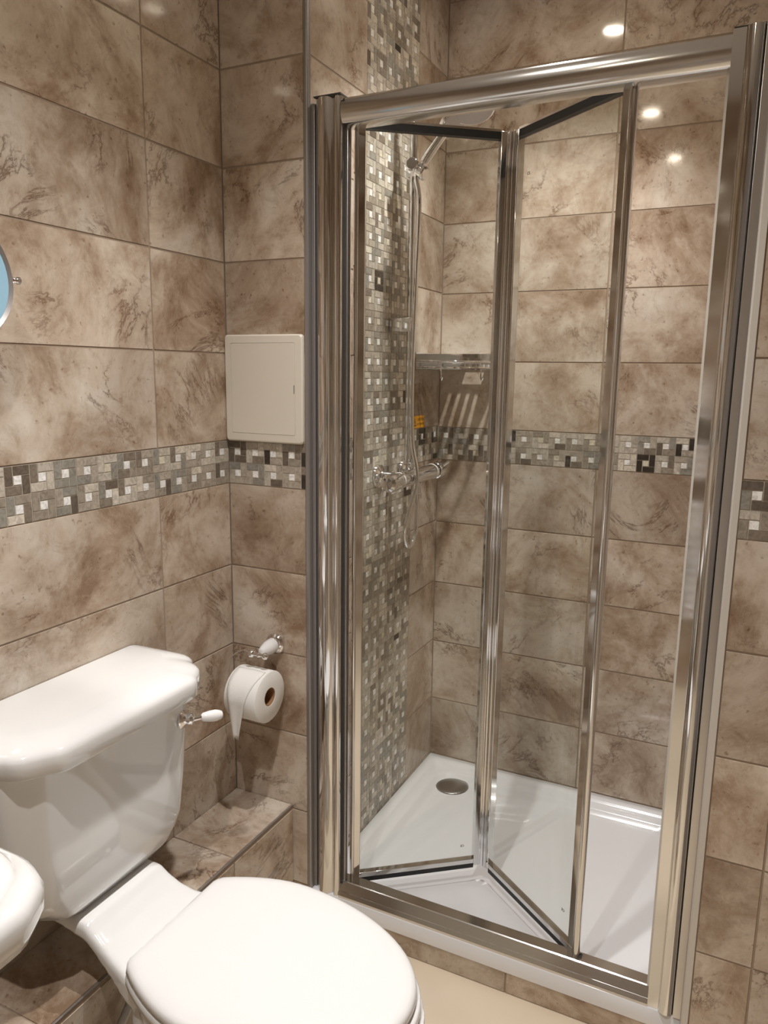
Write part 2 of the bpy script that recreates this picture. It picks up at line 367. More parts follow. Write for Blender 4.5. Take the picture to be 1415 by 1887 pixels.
# left post: flat wall channel, two soft humps, inner dark channel
def hump(x0, x1, y, h, n=8): return [(x0 + (x1-x0)*i/n, y - h*math.sin(math.pi*i/n)**.7) for i in range(n+1)]
b = MB(); b.box(.0005, .0185, .024, .050, ZB, ZT-.004); b.box(.0005, .010, .0125, .028, ZB, ZT-.006); b.build('wall_channel', M['trimmetal'], en, bevel=.001)
b = MB(); pl = hump(.0150, .0585, .010, .011) + hump(.0590, .0775, .008, .006, 5) + [(.0775, .052), (.0150, .052)]
b.extrude(pl, 2, ZB, ZT); b.build('side_post', M['alu'], en, True, angle=50)
b = MB(); b.box(.0150, .0790, .000, .050, ZT, ZT + .0025); b.build('end_cap', M['dark'], en)
b = MB(); b.box(.0776, .0790, .012, .046, ZB+.03, ZT-.05); b.build('seal', M['dark'], en)
b = MB(); b.box(.0776, .0850, .022, .034, ZB+.03, ZT-.052); b.build('post_lip', M['alu_dull'], en, bevel=.0008)
# right post
b = MB(); pr = [(.8095, .052), (.8095, .004), (.8300, .0035)] + hump(.8305, .8585, .002, .008) + [(.8590, .052)]
b.extrude(pr, 2, ZB, ZT); b.build('side_post', M['alu'], en, True, angle=50)
b = MB(); b.box(.8592, .8747, -.003, .052, ZB, ZT+.008); b.build('wall_channel', M['alu_dull'], en, bevel=.001)
b = MB(); b.box(.8110, .8590, .004, .050, ZT, ZT + .0025); b.build('end_cap', M['dark'], en)
b = MB(); b.box(.8045, .8095, .020, .040, ZB+.03, ZT-.05); b.build('seal', M['trim_pale'], en)
# top rail: rounded face
tp = [(.052, 1.879), (.052, 1.930), (.020, 1.9325), (.012, 1.930), (.006, 1.923), (.003, 1.913), (.003, 1.902), (.0055, 1.893), (.010, 1.8835), (.017, 1.879)]
b = MB(); b.extrude(tp, 0, .0775, .8095); b.build('top_rail', M['alu_soft'], en, True, angle=50)
bp_ = [(.002, ZB), (.002, .1000), (.0075, .1085), (.0085, .1088), (.0200, .1275), (.0225, .1290), (.050, .1290), (.052, .1275), (.052, ZB)]
b = MB(); b.extrude(bp_, 0, .0775, .8095); b.build('bottom_rail', M['alu_soft'], en, True, angle=15)
# folding panels
PZ0, PZ1 = .118, 1.897
def text_mesh(txt, size, depth=.0003):
    cu = bpy.data.curves.new('t', 'FONT'); cu.body = txt; cu.size = size; cu.extrude = depth; cu.align_x = 'CENTER'; cu.align_y = 'CENTER'
    o = bpy.data.objects.new('t', cu); C.objects.link(o)
    dg = bpy.context.evaluated_depsgraph_get(); me = bpy.data.meshes.new_from_object(o.evaluated_get(dg)); bpy.data.objects.remove(o)
    return me
def panel(A, B, side, marks):
    A = Vector((*A, 0)); B = Vector((*B, 0)); U = (B - A).normalized(); Nn = Vector((U.y, -U.x, 0)); L_ = (B - A).length   # Nn faces the room
    def bar(mb, u0, u1, d0, d1, z0, z1):
        vs = [A + U*u + Nn*d + Vector((0, 0, z)) for z in (z0, z1) for d in (d0, d1) for u in (u0, u1)]
        mb.add(vs, [(0, 2, 3, 1), (4, 5, 7, 6), (0, 1, 5, 4), (2, 6, 7, 3), (0, 4, 6, 2), (1, 3, 7, 5)])
    def rod(mb, u, d, r, z0, z1, n=20):
        c = A + U*u + Nn*d; mb.tube([c + Vector((0, 0, z0)), c + Vector((0, 0, z1))], r, n)
    g = MB(); bar(g, .012, L_ - .012, -.002, .002, PZ0 + .012, PZ1 - .01); gl = g.build('door_panel', M['glass'], en)
    s1 = MB(); sw = .023 if side == 'hinge' else .019
    bar(s1, 0, sw, -.009, .009, PZ0, PZ1); rod(s1, .004, .009, .004, PZ0, PZ1)
    s1.build('stile', M['alu'], gl, True, bevel=.0015)
    s2 = MB()
    if side == 'hinge':
        bar(s2, L_ - .016, L_, -.009, .009, PZ0, PZ1); rod(s2, L_ + .001, .0055, .0055, PZ0 + .002, PZ1 - .002)
    else:
        bar(s2, L_ - .032, L_ - .006, -.008, .007, PZ0, PZ1)
    s2.build('stile', M['alu'], gl, True, bevel=.0015)
    if side != 'hinge':
        s3 = MB(); rod(s3, L_ - .004, .006, .0082, PZ0 - .004, PZ1 + .002, 24); s3.build('edge_tube', M['alu'], gl, True)
    s4 = MB(); bar(s4, .019, L_ - .016, -.008, .008, PZ0 + .006, PZ0 + .019); s4.build('lower_rail', M['alu'], gl, bevel=.001)
    s5 = MB(); bar(s5, .019, L_ - .016, -.007, .0075, PZ0 - .006, PZ0 + .006); s5.build('lower_seal', M['black'], gl)
    s6 = MB(); bar(s6, .019, L_ - .016, -.0085, .0085, PZ1 - .002, PZ1 + .003); s6.build('upper_rail', M['alu'], gl)
    s7 = MB(); bar(s7, .019, L_ - .016, -.0075, .008, PZ1 - .017, PZ1 - .002); s7.build('upper_seal', M['black'], gl)
    for (u, z, flip) in marks:
        me = text_mesh('CE', .0085); o = bpy.data.objects.new('safety_mark', me); C.objects.link(o); me.materials.append(M['ink'])
        c = A + U*u + Nn*.0026 + Vector((0, 0, z)) - WP(gl); f = -1 if flip else 1
        mw = Matrix(((U.x*f, 0, Nn.x*f, 0), (U.y*f, 0, Nn.y*f, 0), (0, f, 0, 0), (0, 0, 0, 1)))
        me.transform(mw); me.transform(Matrix.Translation(c)); o.parent = gl
    return gl
p1 = panel((.0870, .0470), (.3540, .2560), 'hinge', [(.293, .175, True)])
p2 = panel((.3760, .2560), (.6610, .0400), 'free', [(.052, 1.80, False), (.300, .20, True)])
b = MB()
b.tube([(.365, .262, PZ0 + .002), (.365, .262, PZ1 - .002)], .0075, 20); b.tube([(.3652, .2475, PZ0), (.3652, .2475, PZ1)], .0045, 14)
b.build('fold_hinge', M['chrome'], en, True)
b = MB(); b.box(.6555, .6675, .030, .045, PZ0 - .002, PZ0 + .012); b.build('slider_block', M['dark'], en); b = MB(); b.box(.6555, .6675, .030, .045, PZ1 - .01, PZ1 + .004); b.build('slider_block', M['dark'], en)

# ------------------------------------------------------------------ thermostatic shower
sh = thing('shower_set', (.0, .435, 1.10), 'chrome bar shower with riser pipe, round overhead rose and hand shower on the mosaic strip', 'shower')
VX, VZ, RY, RX = .075, 1.098, .423, .056
b = MB(); b.tube([(VX, .305, VZ), (VX, .565, VZ)], .0215, 28); mv = b.build('mixer_valve', M['chrome'], sh, True, bevel=.002)
for (y0, y1) in ((.300, .252), (.570, .618)):
    b = MB(); dy = 1 if y1 > y0 else -1
    b.lathe([(.0215, 0), (.024, .003), (.024, .030), (.022, .040), (.015, .047), (.0, .049)], (VX, y0, VZ), (0, dy, 0), 28); b.tube([(VX + .02, y0 + dy*.02, VZ + .014), (VX + .036, y0 + dy*.02, VZ + .026)], .004)
    b.build('control_knob', M['chrome'], mv, True, angle=30)
for y in (.325, .548):
    b = MB(); b.lathe([(.022, 0), (.0225, .001), (.0225, .003), (.022, .004)], (VX, y - .002, VZ), (0, 1, 0), 28); b.build('collar_ring', M['seat'], mv, True)
for y in (.352, .518):
    b = MB(); b.lathe([(.0, .0), (.032, .0), (.031, .006), (.018, .012), (.014, .02), (.014, .06)], (.001, y, VZ + .004), (1, 0, 0), 28); b.build('wall_elbow', M['chrome'], mv, True, angle=40)
b = MB(); b.lathe([(.016, 0), (.016, .016), (.011, .02), (.011, .03)], (VX-.008, RY, VZ + .018), (0, 0, 1), 20); b.build('riser_outlet', M['chrome'], mv, True, angle=30)
b = MB(); b.lathe([(.010, 0), (.010, .03), (.013, .032), (.013, .045)], (VX, .450, VZ - .02), (0, 0, -1), 20); b.build('hose_outlet', M['chrome'], mv, True, angle=30)
path = [(RX, RY, VZ + .03), (RX, RY, 2.02)] + [(RX + .05*(1 - math.cos(a)), RY, 2.02 + .05*math.sin(a)) for a in [math.radians(15*i) for i in range(1, 7)]] + [(.170, RY, 2.072)] + [(.180 + .028*math.sin(a), RY, 2.047 + .028*math.cos(a)) for a in [math.radians(15*i) for i in range(0, 7)]]
b = MB(); b.tube(path, .0095, 18); b.build('riser_pipe', M['chrome'], sh, True, angle=60)
b = MB(); b.lathe([(.009, 0), (.014, .006), (.014, .014), (.012, .02), (.026, .024), (.046, .029), (.053, .034), (.054, .043)], (.208, RY, 2.045), (.18, -.30, -.95), 40)
oh = b.build('overhead_rose', M['chrome'], sh, True, angle=30)
b = MB(); d_ = Vector((.18, -.30, -.95)).normalized(); b.lathe([(.0, 0), (.0505, .0), (.049, .003), (.0, .0035)], Vector((.208, RY, 2.045)) + d_*.043, d_, 40, (False, False)); b.build('nozzle_plate', M['nozzle'], oh, True)
b = MB(); b.box(.0008, RX + .010, RY - .016, RY + .010, 1.4835, 1.5195); b.build('wall_bracket', M['chrome'], sh, bevel=.002)
b = MB(); b.box(RX - .014, RX + .016, RY - .014, RY + .014, 1.868, 1.905); b.lathe([(.013, 0), (.0165, .004), (.0165, .022), (.014, .026)], (RX + .006, RY - .012, 1.893), (.2, -1, 0), 22)
b.lathe([(.012, 0), (.0175, .004), (.0175, .024), (.013, .028)], (RX + .012, RY, 1.884), (1, -.25, -.5), 22)
b.build('slider_holder', M['chrome'], sh, True, bevel=.001, angle=30)
hd = Vector((.60, .10, .79)).normalized(); h0 = Vector((RX + .032, RY - .008, 1.900))
b = MB(); b.tube([h0 + hd*t for t in (0, .02, .07, .095)], [.011, .012, .011, .013], 18)
hc = h0 + hd*.112; fd = Vector((.62, -.10, -.6)).normalized()
b.lathe([(.012, -.016), (.030, -.010), (.041, -.002), (.042, .006), (.039, .010)], hc, fd, 32); hs = b.build('hand_shower', M['chrome'], sh, True, angle=50)
b = MB(); b.lathe([(.0, 0), (.037, 0), (.036, .002), (.0, .0025)], hc + fd*.010, fd, 30, (False, False)); b.build('nozzle_plate', M['nozzle'], hs, True)
def spline(pts, n=24):
    P = [Vector(p) for p in pts]; P = [P[0]*2 - P[1]] + P + [P[-1]*2 - P[-2]]; out = []
    for i in range(1, len(P) - 2):
        for k in range(n):
            t = k/n; a, b_, c, d = P[i-1], P[i], P[i+1], P[i+2]
            out.append(.5*((2*b_) + (c-a)*t + (2*a - 5*b_ + 4*c - d)*t*t + (3*b_ - a - 3*c + d)*t**3))
    out.append(P[-2]); return out
hp = spline([h0, h0 - hd*.03 + Vector((0, 0, -.01)), (.078, .414, 1.80), (.076, .408, 1.60), (.073, .402, 1.35), (.080, .396, 1.20), (.098, .385, 1.13), (.103, .378, 1.09), (.092, .362, 1.02), (.080, .358, .955), (.077, .380, .912), (.075, .420, .912), (.075, .446, .955), (.075, .450, 1.035)], 40)
# resample evenly for fine ribs
res = [hp[0]]; acc = 0
for a, c in zip(hp, hp[1:]):
    seg = (c - a).length
    while acc + seg >= .0028:
        t = (.0028 - acc)/seg; a = a.lerp(c, t); res.append(a); seg = (c - a).length; acc = 0
    acc += seg
b = MB(); b.tube(res, .0068, 10, rib=.82); b.build('shower_hose', M['chrome'], sh, True, angle=80)

# ------------------------------------------------------------------ corner basket
cb = thing('corner_basket', (.0, YB, 1.388), 'chrome slotted corner shelf basket with hanging hooks in the back corner of the shower', 'basket')
W_ = .195; bz = 1.392
def qarc(r, n=20): return [(r*math.cos(math.pi/2*i/n)**.75, YB - .0015 - r*math.sin(math.pi/2*i/n)**.75) for i in range(n+1)]
o1 = [(max(x, 0) + .0012, y) for x, y in qarc(W_)]
b = MB(); b.m = 0
# slotted floor plate: strips parallel to the diagonal front, each clipped to the corner
def strip(mb, c0, c1, z0, z1):
    a = .002; Yk = YB - .002
    mb.add([(a, Yk - c0, z0), (a, Yk - c1, z0), (c1, Yk, z0), (c0, Yk, z0), (a, Yk - c0, z1), (a, Yk - c1, z1), (c1, Yk, z1), (c0, Yk, z1)], [(0, 1, 2, 3), (4, 7, 6, 5), (0, 4, 5, 1), (1, 5, 6, 2), (2, 6, 7, 3), (3, 7, 4, 0)])
def bar2(mb, p, q, wd, z0, z1):
    p = Vector((*p, 0)); q = Vector((*q, 0)); t = (q-p).normalized(); s_ = Vector((-t.y, t.x, 0))*wd/2
    mb.add([(v.x, v.y, zz) for zz in (z0, z1) for v in (p - s_, q - s_, q + s_, p + s_)], [(3, 2, 1, 0), (4, 5, 6, 7), (0, 1, 5, 4), (1, 2, 6, 5), (2, 3, 7, 6), (3, 0, 4, 7)])
def front(x): return YB - .003 - (W_ - .006)*max(0., 1 - (x/W_)**1.5)**(1/1.5)
xs = sorted({.0012 + i*.0075 for i in range(26)} | {.0875, .147} | {c + d for c in (.062, .089, .116, .1415, .169) for d in (-.0052, .0052)})
for xa, xb in zip(xs, xs[1:]):
    xm = (xa + xb)/2; slot = any(abs(xm - c) < .0052 for c in (.062, .089, .116, .1415, .169)); fa, fb = front(xa), front(xb)
    spans = [(None, .676), (.751, .762)] if slot and min(fa, fb) < .670 else ([(None, .762)] if not slot or max(fa, fb) > .70 else [(None, .70), (.751, .762)])
    if not (.0875 <= xm <= .147): spans.append((.762, YB - .001))
    for a, c in spans:
        ya, yb = (fa, fb) if a is None else (a, a)
        if max(ya, yb) >= c: continue
        vs = [(xa, ya, bz), (xb, yb, bz), (xb, c, bz), (xa, c, bz)]; b.add(vs + [(p[0], p[1], bz + .0012) for p in vs], [(3, 2, 1, 0), (4, 5, 6, 7), (0, 1, 5, 4), (1, 2, 6, 5), (2, 3, 7, 6), (3, 0, 4, 7)])
b.build('slotted_shelf', M['chrome'], cb)
b = MB(); b.box(.0010, .0030, YB - W_, YB - .001, 1.388, 1.4355); b.box(.0010, W_, YB - .0032, YB - .0012, 1.388, 1.4355); b.build('back_band', M['chrome'], cb)
b = MB(); arc = [(.0035 + (W_-.003)*math.sin(math.pi/2*i/18)**.8, YB - .004 - (W_-.006)*math.cos(math.pi/2*i/18)**.8, bz + .018) for i in range(19)]
b.tube(arc, .0032, 10)
b.tube([(p[0], p[1], bz + .001) for p in arc], .0022, 8); b.build('front_rod', M['chrome'], cb, True)
for i in (3, 8, 13):
    p = arc[i]; b = MB(); b.tube([(p[0], p[1], bz), (p[0], p[1], bz + .018)], .0018, 8); b.build('post', M['chrome'], cb, True)
for (x, y) in ((.062, .628), (.165, .685)):
    b = MB(); b.tube([(x, y, bz + .018), (x + .003, y - .003, bz - .012), (x + .004, y - .004, bz - .030), (x + .010, y - .012, bz - .034), (x + .014, y - .016, bz - .026)], .0026, 8); b.build('hook', M['chrome'], cb, True)

# ------------------------------------------------------------------ warning sticker
st = thing('warning_sticker', (.0, .614, 1.217), 'small yellow and orange warning sticker stuck to the shower tiles beside the hose', 'sticker')
b = MB(); b.box(.0001, .0005, .5755, .662, 1.2155, 1.2515); b.build('backing', M['yellow'], st)
def text_on_x(txt, size, y, z, parent, name):
    me = text_mesh(txt, size, .0001); me.transform(Matrix(((0, 0, 1, .0007), (1, 0, 0, y), (0, 1, 0, z), (0, 0, 0, 1)))); me.transform(Matrix.Translation(-WP(parent)))
    me.materials.append(M['ink']); o = bpy.data.objects.new(name, me); C.objects.link(o); o.parent = parent
text_on_x('CAUTION', .0115, .634, 1.240, st, 'lettering'); text_on_x('HOT WATER', .0088, .634, 1.2265, st, 'lettering')
b = MB(); a0, a1, c0, c1 = .582, .602, 1.222, 1.246
def tri(k): cx, cz = (a0+a1)/2, c0 + (c1-c0)*.36; return [((a0-cx)*k+cx, (c0-cz)*k+cz), ((a1-cx)*k+cx, (c0-cz)*k+cz), (0*k+cx, (c1-cz)*k+cz)]
o_, i_ = tri(1), tri(.72)
b.add([(.0007, *p) for p in o_ + i_], [(0, 1, 4, 3), (1, 2, 5, 4), (2, 0, 3, 5)]); b.box(.0005, .0008, .5912, .5928, 1.228, 1.237); b.box(.0005, .0008, .5912, .5928, 1.2245, 1.2262); b.build('warning_triangle', M['ink'], st)

# ------------------------------------------------------------------ access panel
ap = thing('access_panel', (-.112, 0, 1.2135), 'square cream plastic access panel on the narrow wall above the mosaic border', 'access panel')
def rr2(x0, x1, z0, z1, r, y, n=5): return [(p[0], y, p[1]) for p in rrect(x0, x1, z0, z1, r, 0, n)]
ax0, ax1, az0, az1 = XA + .0012, -.0102, 1.2145, 1.4575
b = MB(); b.loft([rr2(ax0, ax1, az0, az1, .008, -.0005), rr2(ax0, ax1, az0, az1, .008, -.007), rr2(ax0+.003, ax1-.003, az0+.003, az1-.003, .007, -.010),
                  rr2(ax0+.0185, ax1-.0185, az0+.0185, az1-.0185, .003, -.0105), rr2(ax0+.0187, ax1-.0187, az0+.0187, az1-.0187, .003, -.0092)], (True, True)); b.build('panel_frame', M['cream'], ap, True, angle=30)
b = MB(); b.loft([rr2(ax0+.0195, ax1-.0195, az0+.0195, az1-.0195, .003, -.009), rr2(ax0+.0195, ax1-.0195, az0+.0195, az1-.0195, .003, -.0100), rr2(ax0+.0200, ax1-.0200, az0+.020, az1-.020, .003, -.0105)]); pd = b.build('panel_door', M['cream'], ap, True, angle=30)
b = MB(); b.box(ax1 - .0220, ax1 - .0205, -.0108, -.010, 1.327, 1.346); b.build('latch_slot', M['dark'], pd)

# ------------------------------------------------------------------ toilet roll holder and roll
th = thing('toilet_roll_holder', (-.0965, 0, .727), 'chrome and white ceramic toilet roll holder with a wire hoop', 'toilet roll holder')
HX, HZ = -.0965, .727
b = MB(); b.lathe([(.0, 0), (.0265, 0), (.0265, .003), (.0235, .008), (.0185, .011), (.0185, .015)], (HX, -.0008, HZ), (0, -1, 0), 32); b.build('wall_rose', M['chrome'], th, True, angle=50)
b = MB(); b.lathe([(.0165, .014), (.0185, .020), (.017, .035), (.0125, .052), (.009, .060), (.006, .062)], (HX, 0, HZ), (0, -1, -.05), 28); b.build('ceramic_arm', M['ceramic'], th, True)
b = MB(); cy_, cz_ = -.070, HZ - .006
b.ball((HX, cy_, cz_), .0065); b.tube([(HX - .015, cy_, cz_), (HX + .013, cy_, cz_)], .0045, 12); b.ball((HX - .021, cy_, cz_), .0098); b.ball((HX + .018, cy_, cz_), .0085)
b.build('crossbar', M['chrome'], th, True)
RYc, RZc, RR = -.0735, .624, .0615
rx0, rx1 = -.153, -.0645
wire = spline([(HX - .026, cy_, cz_), (-.142, cy_, cz_ + .004), (-.174, cy_, .702), (-.182, cy_ - .003, .664), (-.173, RYc, .636), (-.160, RYc, RZc + .012), (-.075, RYc, RZc + .012)], 10)
b = MB(); b.tube(wire, .0016, 8); b.build('wire_hoop', M['chrome'], th, True, angle=80)
tl = thing('toilet_roll', ((rx0+rx1)/2, RYc, RZc), 'white toilet roll with a loose torn sheet hanging on the wire holder', 'toilet roll')
b = MB(); b.loft([[(x, RYc + r*math.cos(q), RZc + r*math.sin(q)) for q in [2*math.pi*j/64 for j in range(64)]] for x, r in ((rx0, .022), (rx0, RR-.002), (rx0+.002, RR), (rx1-.002, RR), (rx1, RR-.002), (rx1, .022), (rx0, .022))], (False, False)); b.build('paper_roll', M['paper'], tl, True, angle=50)
b = MB(); b.loft([[(x, RYc + r*math.cos(q), RZc + r*math.sin(q)) for q in [2*math.pi*j/40 for j in range(40)]] for x, r in ((rx0+.001, .0205), (rx0+.001, .0218), (rx1-.001, .0218), (rx1-.001, .0205), (rx0+.001, .0205))], (False, False)); b.build('cardboard_core', M['core'], tl, True, angle=50)
b = MB(); sec = []
for i in range(22):
    t = i/21; a = math.radians(95 + 95*min(1, t/.62)); r = RR + .0012
    if t <= .62: y, zz = RYc + r*math.cos(a), RZc + r*math.sin(a)
    else: y, zz = RYc - r*.985 + .004*((t-.62)/.38), RZc + r*math.sin(math.radians(190)) - (t-.62)/.38*.082
    xl = rx0 + .006 + max(0, t-.3)*.024; xr = rx1 - .006 - .044*max(0, t - .12)/.88 if t < .99 else rx1 - .050
    sec.append([(xl + (xr-xl)*k/6, y - .0012*math.sin(k*1.3), zz - (.004*math.sin(k*2.2) if i == 21 else 0)) for k in range(7)])
b.loft(sec, (False, False), False); so = b.build('loose_sheet', M['paper'], tl, True, angle=80)
sm = so.modifiers.new('thick', 'SOLIDIFY'); sm.thickness = .0004

# ------------------------------------------------------------------ toilet
tc_ = -.553
to = thing('toilet', (.2, tc_, 0), 'white close-coupled toilet with its lid closed, standing against the left wall', 'toilet')
def sym(pts, yc, z): return [(x, yc + h, z) for x, h in pts] + [(x, yc - h, z) for x, h in reversed(pts)]
def dens(pts, closed_sym=True): return pts
# cistern body
def cis(z, fx, hs, hf, cx, back=XA + .004): return sym([(back, hs + .003), (cx, hs), (cx + .012, hs - .006), (fx - .010, hf + .012), (fx - .003, hf + .002), (fx, hf - .012)], tc_, z)
b = MB()
b.loft([cis(.7655, -.040, .222, .165, -.092), cis(.74, -.041, .221, .164, -.092), cis(.60, -.046, .207, .155, -.095), cis(.52, -.050, .198, .146, -.098), cis(.492, -.055, .186, .136, -.104),
        cis(.466, -.062, .152, .118, -.112), cis(.452, -.072, .112, .096, -.118), cis(.4455, -.085, .098, .086, -.125)])
b.build('cistern', M['ceramic'], to, True, bevel=.004, seg=3, angle=60)
# lid of the cistern with scooped corners
LP = [(XA + .002, .243), (-.150, .2455), (-.112, .2455), (-.098, .244), (-.088, .238), (-.082, .229), (-.075, .222), (-.064, .218), (-.052, .213), (-.041, .203), (-.033, .190), (-.026, .177), (-.019, .168), (-.012, .159), (-.0085, .146), (-.008, .10)]
def lid(z, ins):
    if ins > .022:
        k = 1 - (ins - .022)*4.5; base = lid(z, .022)
        return [(XA + .002 + (x - XA - .002)*k if i not in (0, len(base)-1) else x, tc_ + .004 + (y - tc_ - .004)*(1 - (ins - .022)*3), z) for i, (x, y, z) in enumerate(base)]
    return sym([(x - (ins if x > -.2 else 0) * (1 if x > -.12 else .3), h - ins) for x, h in LP], tc_ + .004, z)
b = MB(); b.loft([lid(.758, .010), lid(.760, .004), lid(.765, 0), lid(.790, 0), lid(.7955, .0015), lid(.800, .005), lid(.8035, .010), lid(.807, .018), lid(.811, .032), lid(.8137, .055)])
b.build('cistern_lid', M['ceramic'], to, True, angle=60)
# flush lever
LY, LZ_ = -.398, .712
b = MB(); b.lathe([(.0, 0), (.019, 0), (.020, .003), (.017, .007), (.011, .010), (.010, .014), (.012, .018), (.010, .024), (.004, .027)], (-.0475, LY, LZ_), (.92, .39, 0), 28)
b.tube([(-.026, LY + .008, LZ_), (-.020, LY + .018, LZ_), (-.016, LY + .026, LZ_ )], .0048, 12); fl = b.build('flush_lever', M['chrome'], to, True, angle=50)
b = MB(); dl = Vector((.5, .85, -.10)).normalized(); b.lathe([(.005, 0), (.0085, .004), (.011, .018), (.0115, .030), (.0095, .038), (.0075, .042), (.003, .0435)], (-.0165, LY + .022, LZ_), dl, 22); b.build('lever_grip', M['ceramic'], fl, True)
# pan
def egg(cx, a_b, a_f, h, z, n=48, yc=tc_ - .005, flat=None, p=2.0):
    out = []
    for j in range(n):
        q = 2*math.pi*j/n; c, s_ = math.cos(q), math.sin(q)
        x = cx + (a_f if c > 0 else a_b)*math.copysign(abs(c)**(2/p), c) if c > 0 else cx + a_b*math.copysign(abs(c)**(2/2.6), c)
        y = yc + h*math.copysign(abs(s_)**(2/(p if c > 0 else 2.5)), s_)
        out.append((x, y, z))
    return out
b = MB()
b.loft([egg(.17, .14, .20, .105, .0), egg(.17, .14, .20, .105, .03), egg(.16, .12, .18, .088, .10), egg(.16, .13, .21, .10, .18), egg(.18, .16, .28, .135, .27), egg(.21, .17, .30, .165, .34), egg(.235, .17, .298, .174, .378), egg(.235, .17, .298, .174, .396)])
# scooped deck that carries the cistern: cross-section lofted along x
def dk(x, zt, h, zb): return [(x, tc_ - .004 + y, z_) for y, z_ in ((-h, zb), (-h, zt - .012), (-h + .004, zt - .003), (-h + .012, zt), (h - .012, zt), (h - .004, zt - .003), (h, zt - .012), (h, zb), (h*.7, zb - .014), (-h*.7, zb - .014))]
b.loft([dk(-.21, .443, .095, .425), dk(-.10, .443, .096, .42), dk(-.052, .4425, .097, .412), dk(-.035, .430, .098, .400), dk(-.01, .416, .101, .385), (dk(.02, .4055, .107, .370)), dk(.05, .401, .115, .355), dk(.10, .396, .125, .34), dk(.16, .394, .14, .32)])
pn = b.build('pan', M['ceramic'], to, True)
rm = pn.modifiers.new('rm', 'REMESH'); rm.mode = 'VOXEL'; rm.voxel_size = .004; rm.use_smooth_shade = True
sm = pn.modifiers.new('sm', 'SMOOTH'); sm.factor = .5; sm.iterations = 6
# seat and lid: straight back edge, egg front
def segg(z, ins, x0=.063, xt=.533, hm=.176, hb=.120, n=40, yc=-.560):
    xm = .235; pts = []
    if ins > .02:
        k = 1 - (ins - .02)*4.5; cx = .25
        return [(cx + (x - cx)*k, yc + (y - yc)*k, z) for x, y, _ in segg(z, .02, x0, xt, hm, hb, n, yc)]
    x0 += ins; xt -= ins; hm -= ins; hb -= ins
    pts.append((x0, 0.01)); pts.append((x0, hb*.5)); pts.append((x0, hb - .012)); pts.append((x0 + .003, hb - .003)); pts.append((x0 + .010, hb + .006))
    for i in range(1, 9):
        t = i/8; x = x0 + .010 + (xm - x0 - .010)*t; pts.append((x, hb + .006 + (hm - hb - .006)*math.sin(t*math.pi/2)**.9))
    for i in range(1, 20):
        q = math.pi/2*i/20; pts.append((xm + (xt - xm)*math.sin(q), hm*math.cos(q)**.94))
    pts.append((xt, .006))
    return sym(pts, yc, z)
b = MB(); b.loft([*[segg(z_, i_, xt=.524) for z_, i_ in ((.4005, .004), (.403, 0), (.414, 0), (.4175, .003))]]); b.build('seat', M['seat'], to, True, angle=70)
b = MB(); b.loft([segg(z_, i_, xt=.518) for z_, i_ in ((.4195, .008), (.421, .004), (.425, .001), (.434, .002), (.438, .0055), (.4405, .011), (.4420, .020), (.4440, .06), (.4448, .10))]); b.build('seat_lid', M['seat'], to, True, angle=70)
for y in (-.49, -.63):
    b = MB(); b.lathe([(.009, 0), (.009, .012), (.007, .016)], (.058, y, .4005), (0, 0, 1), 16); b.build('hinge', M['seat'], to, True)
hs_ = thing('supply_hose', (-.03, -.49, .0), 'braided metal water hose running down the tiled boxing behind the toilet pan', 'hose')
b = MB(); b.tube(spline([(-.0505, -.535, .262), (-.040, -.556, .250), (-.035, -.5785, .229), (-.035, -.612, .19), (-.034, -.64, .12), (-.030, -.665, .03), (-.018, -.70, .010)], 14), .008, 12); b.build('hose', M['hose'], hs_, True, angle=80)

def chaikin(P, keep=1):
    out = [P[0]]
    for a, c in zip(P[:-1], P[1:]):
        out.append(tuple(a[k]*.75 + c[k]*.25 for k in range(3))); out.append(tuple(a[k]*.25 + c[k]*.75 for k in range(3)))
    return out + [P[-1]]
# ------------------------------------------------------------------ wash basin
bs = thing('wash_basin', (.02, -1.24, 0), 'white ceramic wash basin with stepped rim and clipped corners at the left edge', 'wash basin')
def bas(z, ins, k=1.0, xb=XA + .002):
    y1, y0, x1 = -.947 - ins, -1.533 + ins, .292 - ins
    c = .064*k
    pts = [(xb, y1), (.0, y1), (x1 - c*1.35, y1 + .000), (x1 - c*.95, y1 - .004), (x1 - c*.45, y1 - .018), (x1 - .012, y1 - .044), (x1 - .002, y1 - .062), (x1, y1 - .085), (x1 + .004*k, (y0+y1)/2), (x1, y0 + .085), (x1 - .002, y0 + .062), (x1 - .012, y0 + .044), (x1 - c*.45, y0 + .018), (x1 - c*.95, y0 + .004), (x1 - c*1.35, y0), (0., y0), (xb, y0)]
    return chaikin([(x, y, z) for x, y in pts])
b = MB(); b.loft([bas(.600, .20), bas(.640, .155), bas(.690, .105), bas(.735, .066), bas(.770, .036), bas(.788, .022), bas(.796, .013), bas(.801, .004), bas(.812, .001), bas(.832, .0), bas(.841, .003), bas(.8455, .009), bas(.848, .016), bas(.853, .019), bas(.857, .023), bas(.8585, .030), bas(.8590, .060), bas(.856, .072), bas(.83, .095), bas(.77, .13), bas(.735, .18)])
bo = b.build('bowl', M['ceramic'], bs, True, angle=75)
b = MB(); b.loft([[(.08 + (.085 + k)*math.cos(q), -1.24 + (.085 + k)*math.sin(q), z_) for q in [2*math.pi*j/28 for j in range(28)]] for z_, k in ((0, .03), (.04, .025), (.10, 0), (.4, -.012), (.60, .01), (.66, .04))]); b.build('pedestal', M['ceramic'], bs, True, angle=75)
b = MB(); b.lathe([(.026, 0), (.026, .006), (.016, .012), (.016, .07)], (-.15, -1.24, .857), (0, 0, 1), 20); b.tube([(-.15, -1.24, .915), (-.10, -1.24, .935), (-.04, -1.24, .925), (-.035, -1.24, .905)], .011, 14); b.build('tap', M['chrome'], bs, True, angle=50)

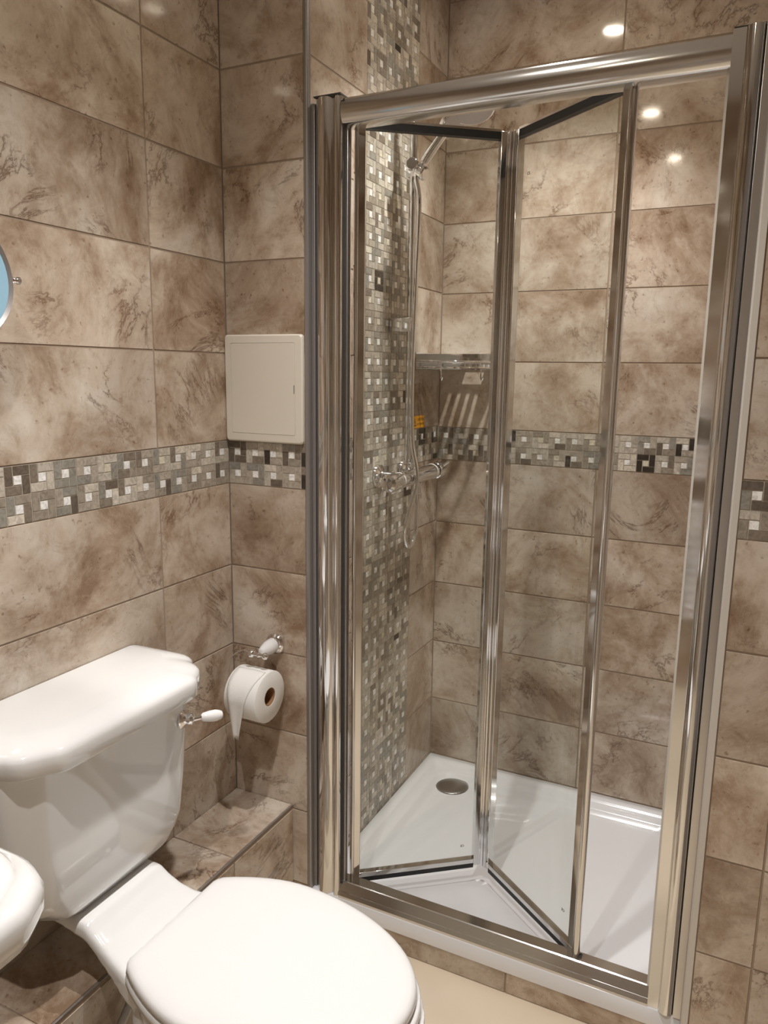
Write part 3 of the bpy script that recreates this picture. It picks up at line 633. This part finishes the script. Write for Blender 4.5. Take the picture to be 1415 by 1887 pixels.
# ------------------------------------------------------------------ shaving mirror
sm_ = thing('shaving_mirror', (-.16, -.71, 1.51), 'round chrome framed shaving mirror on the left wall, glass pale blue', 'mirror')
mc = Vector((-.165, -.708, 1.512)); md = Vector((1, .04, .10)).normalized(); mr = .099
b = MB(); b.lathe([(mr - .008, .003), (mr - .002, .006), (mr, .003), (mr, -.006), (mr - .004, -.010), (mr - .012, -.011), (0.001, -.011)], mc, md, 56, (False, False)); b.build('rim', M['trimmetal'], sm_, True, angle=60)
b = MB(); b.lathe([(.0005, .0025), (mr - .008, .0028)], mc, md, 56, (False, False)); b.build('mirror_glass', M['blue'], sm_, True)
b = MB(); b.lathe([(.004, 0), (.0055, .004), (.0035, .006), (.0045, .009), (.0065, .011), (.0065, .016), (.003, .018)], mc + Vector((-.004, mr - .002, .0)), (0, 1, 0), 16); b.build('pivot_knob', M['chrome'], sm_, True, angle=40)
b = MB(); b.tube([mc + Vector((-.012, 0, 0)), mc + Vector((-.03, 0, 0)), (XA + .004, mc.y, mc.z)], .008, 12); b.lathe([(.03, 0), (.03, .004), (.012, .010)], (XA + .001, mc.y, mc.z), (1, 0, 0), 24); b.build('wall_arm', M['chrome'], sm_, True, angle=50)

# ------------------------------------------------------------------ towel radiator on the wall behind the camera (seen reflected in the shower post)
rd = thing('towel_radiator', (.52, YBK, .3), 'tall chrome ladder towel radiator on the wall facing the shower, reflected in the right post', 'radiator')
RYY = YBK + .07
for x in (.42, .865):
    b = MB(); b.tube([(x, RYY, .30), (x, RYY, 1.40)], .016, 16); b.build('upright', M['chrome'], rd, True)
zs = [.36 + .040*i for i in range(13)] + [.97 + .04*i for i in range(4)] + [1.22 + .04*i for i in range(4)]
for z_ in zs:
    b = MB(); b.tube([(.42, RYY + .004, z_), (.865, RYY + .004, z_)], .010, 12); b.build('rung', M['chrome'], rd, True)
for x in (.42, .865):
    for z_ in (.50, 1.18):
        b = MB(); b.tube([(x, YBK + .001, z_), (x, RYY, z_)], .009, 10); b.build('bracket', M['chrome'], rd, True)

# ------------------------------------------------------------------ ceiling lights
for (x, y, lab, k) in LAMPS:
    cl = thing('ceiling_spotlight', (x, y, ZC), lab, 'ceiling light', 'spotlights in a row across the ceiling')
    b = MB(); b.lathe([(.030, .0), (.042, .0), (.042, .003), (.036, .006), (.030, .004)], (x, y, ZC - .0005), (0, 0, -1), 32, (False, False)); b.build('bezel', M['chrome'], cl, True)
    b = MB(); b.lathe([(.0005, .001), (.028, .001), (.030, .003)], (x, y, ZC - .0005), (0, 0, -1), 28, (False, False)); b.build('lamp_face', M['glow'], cl)
    lo = lamp_light(x, y, k); lo.parent = cl; lo.location = (0, 0, -.03)
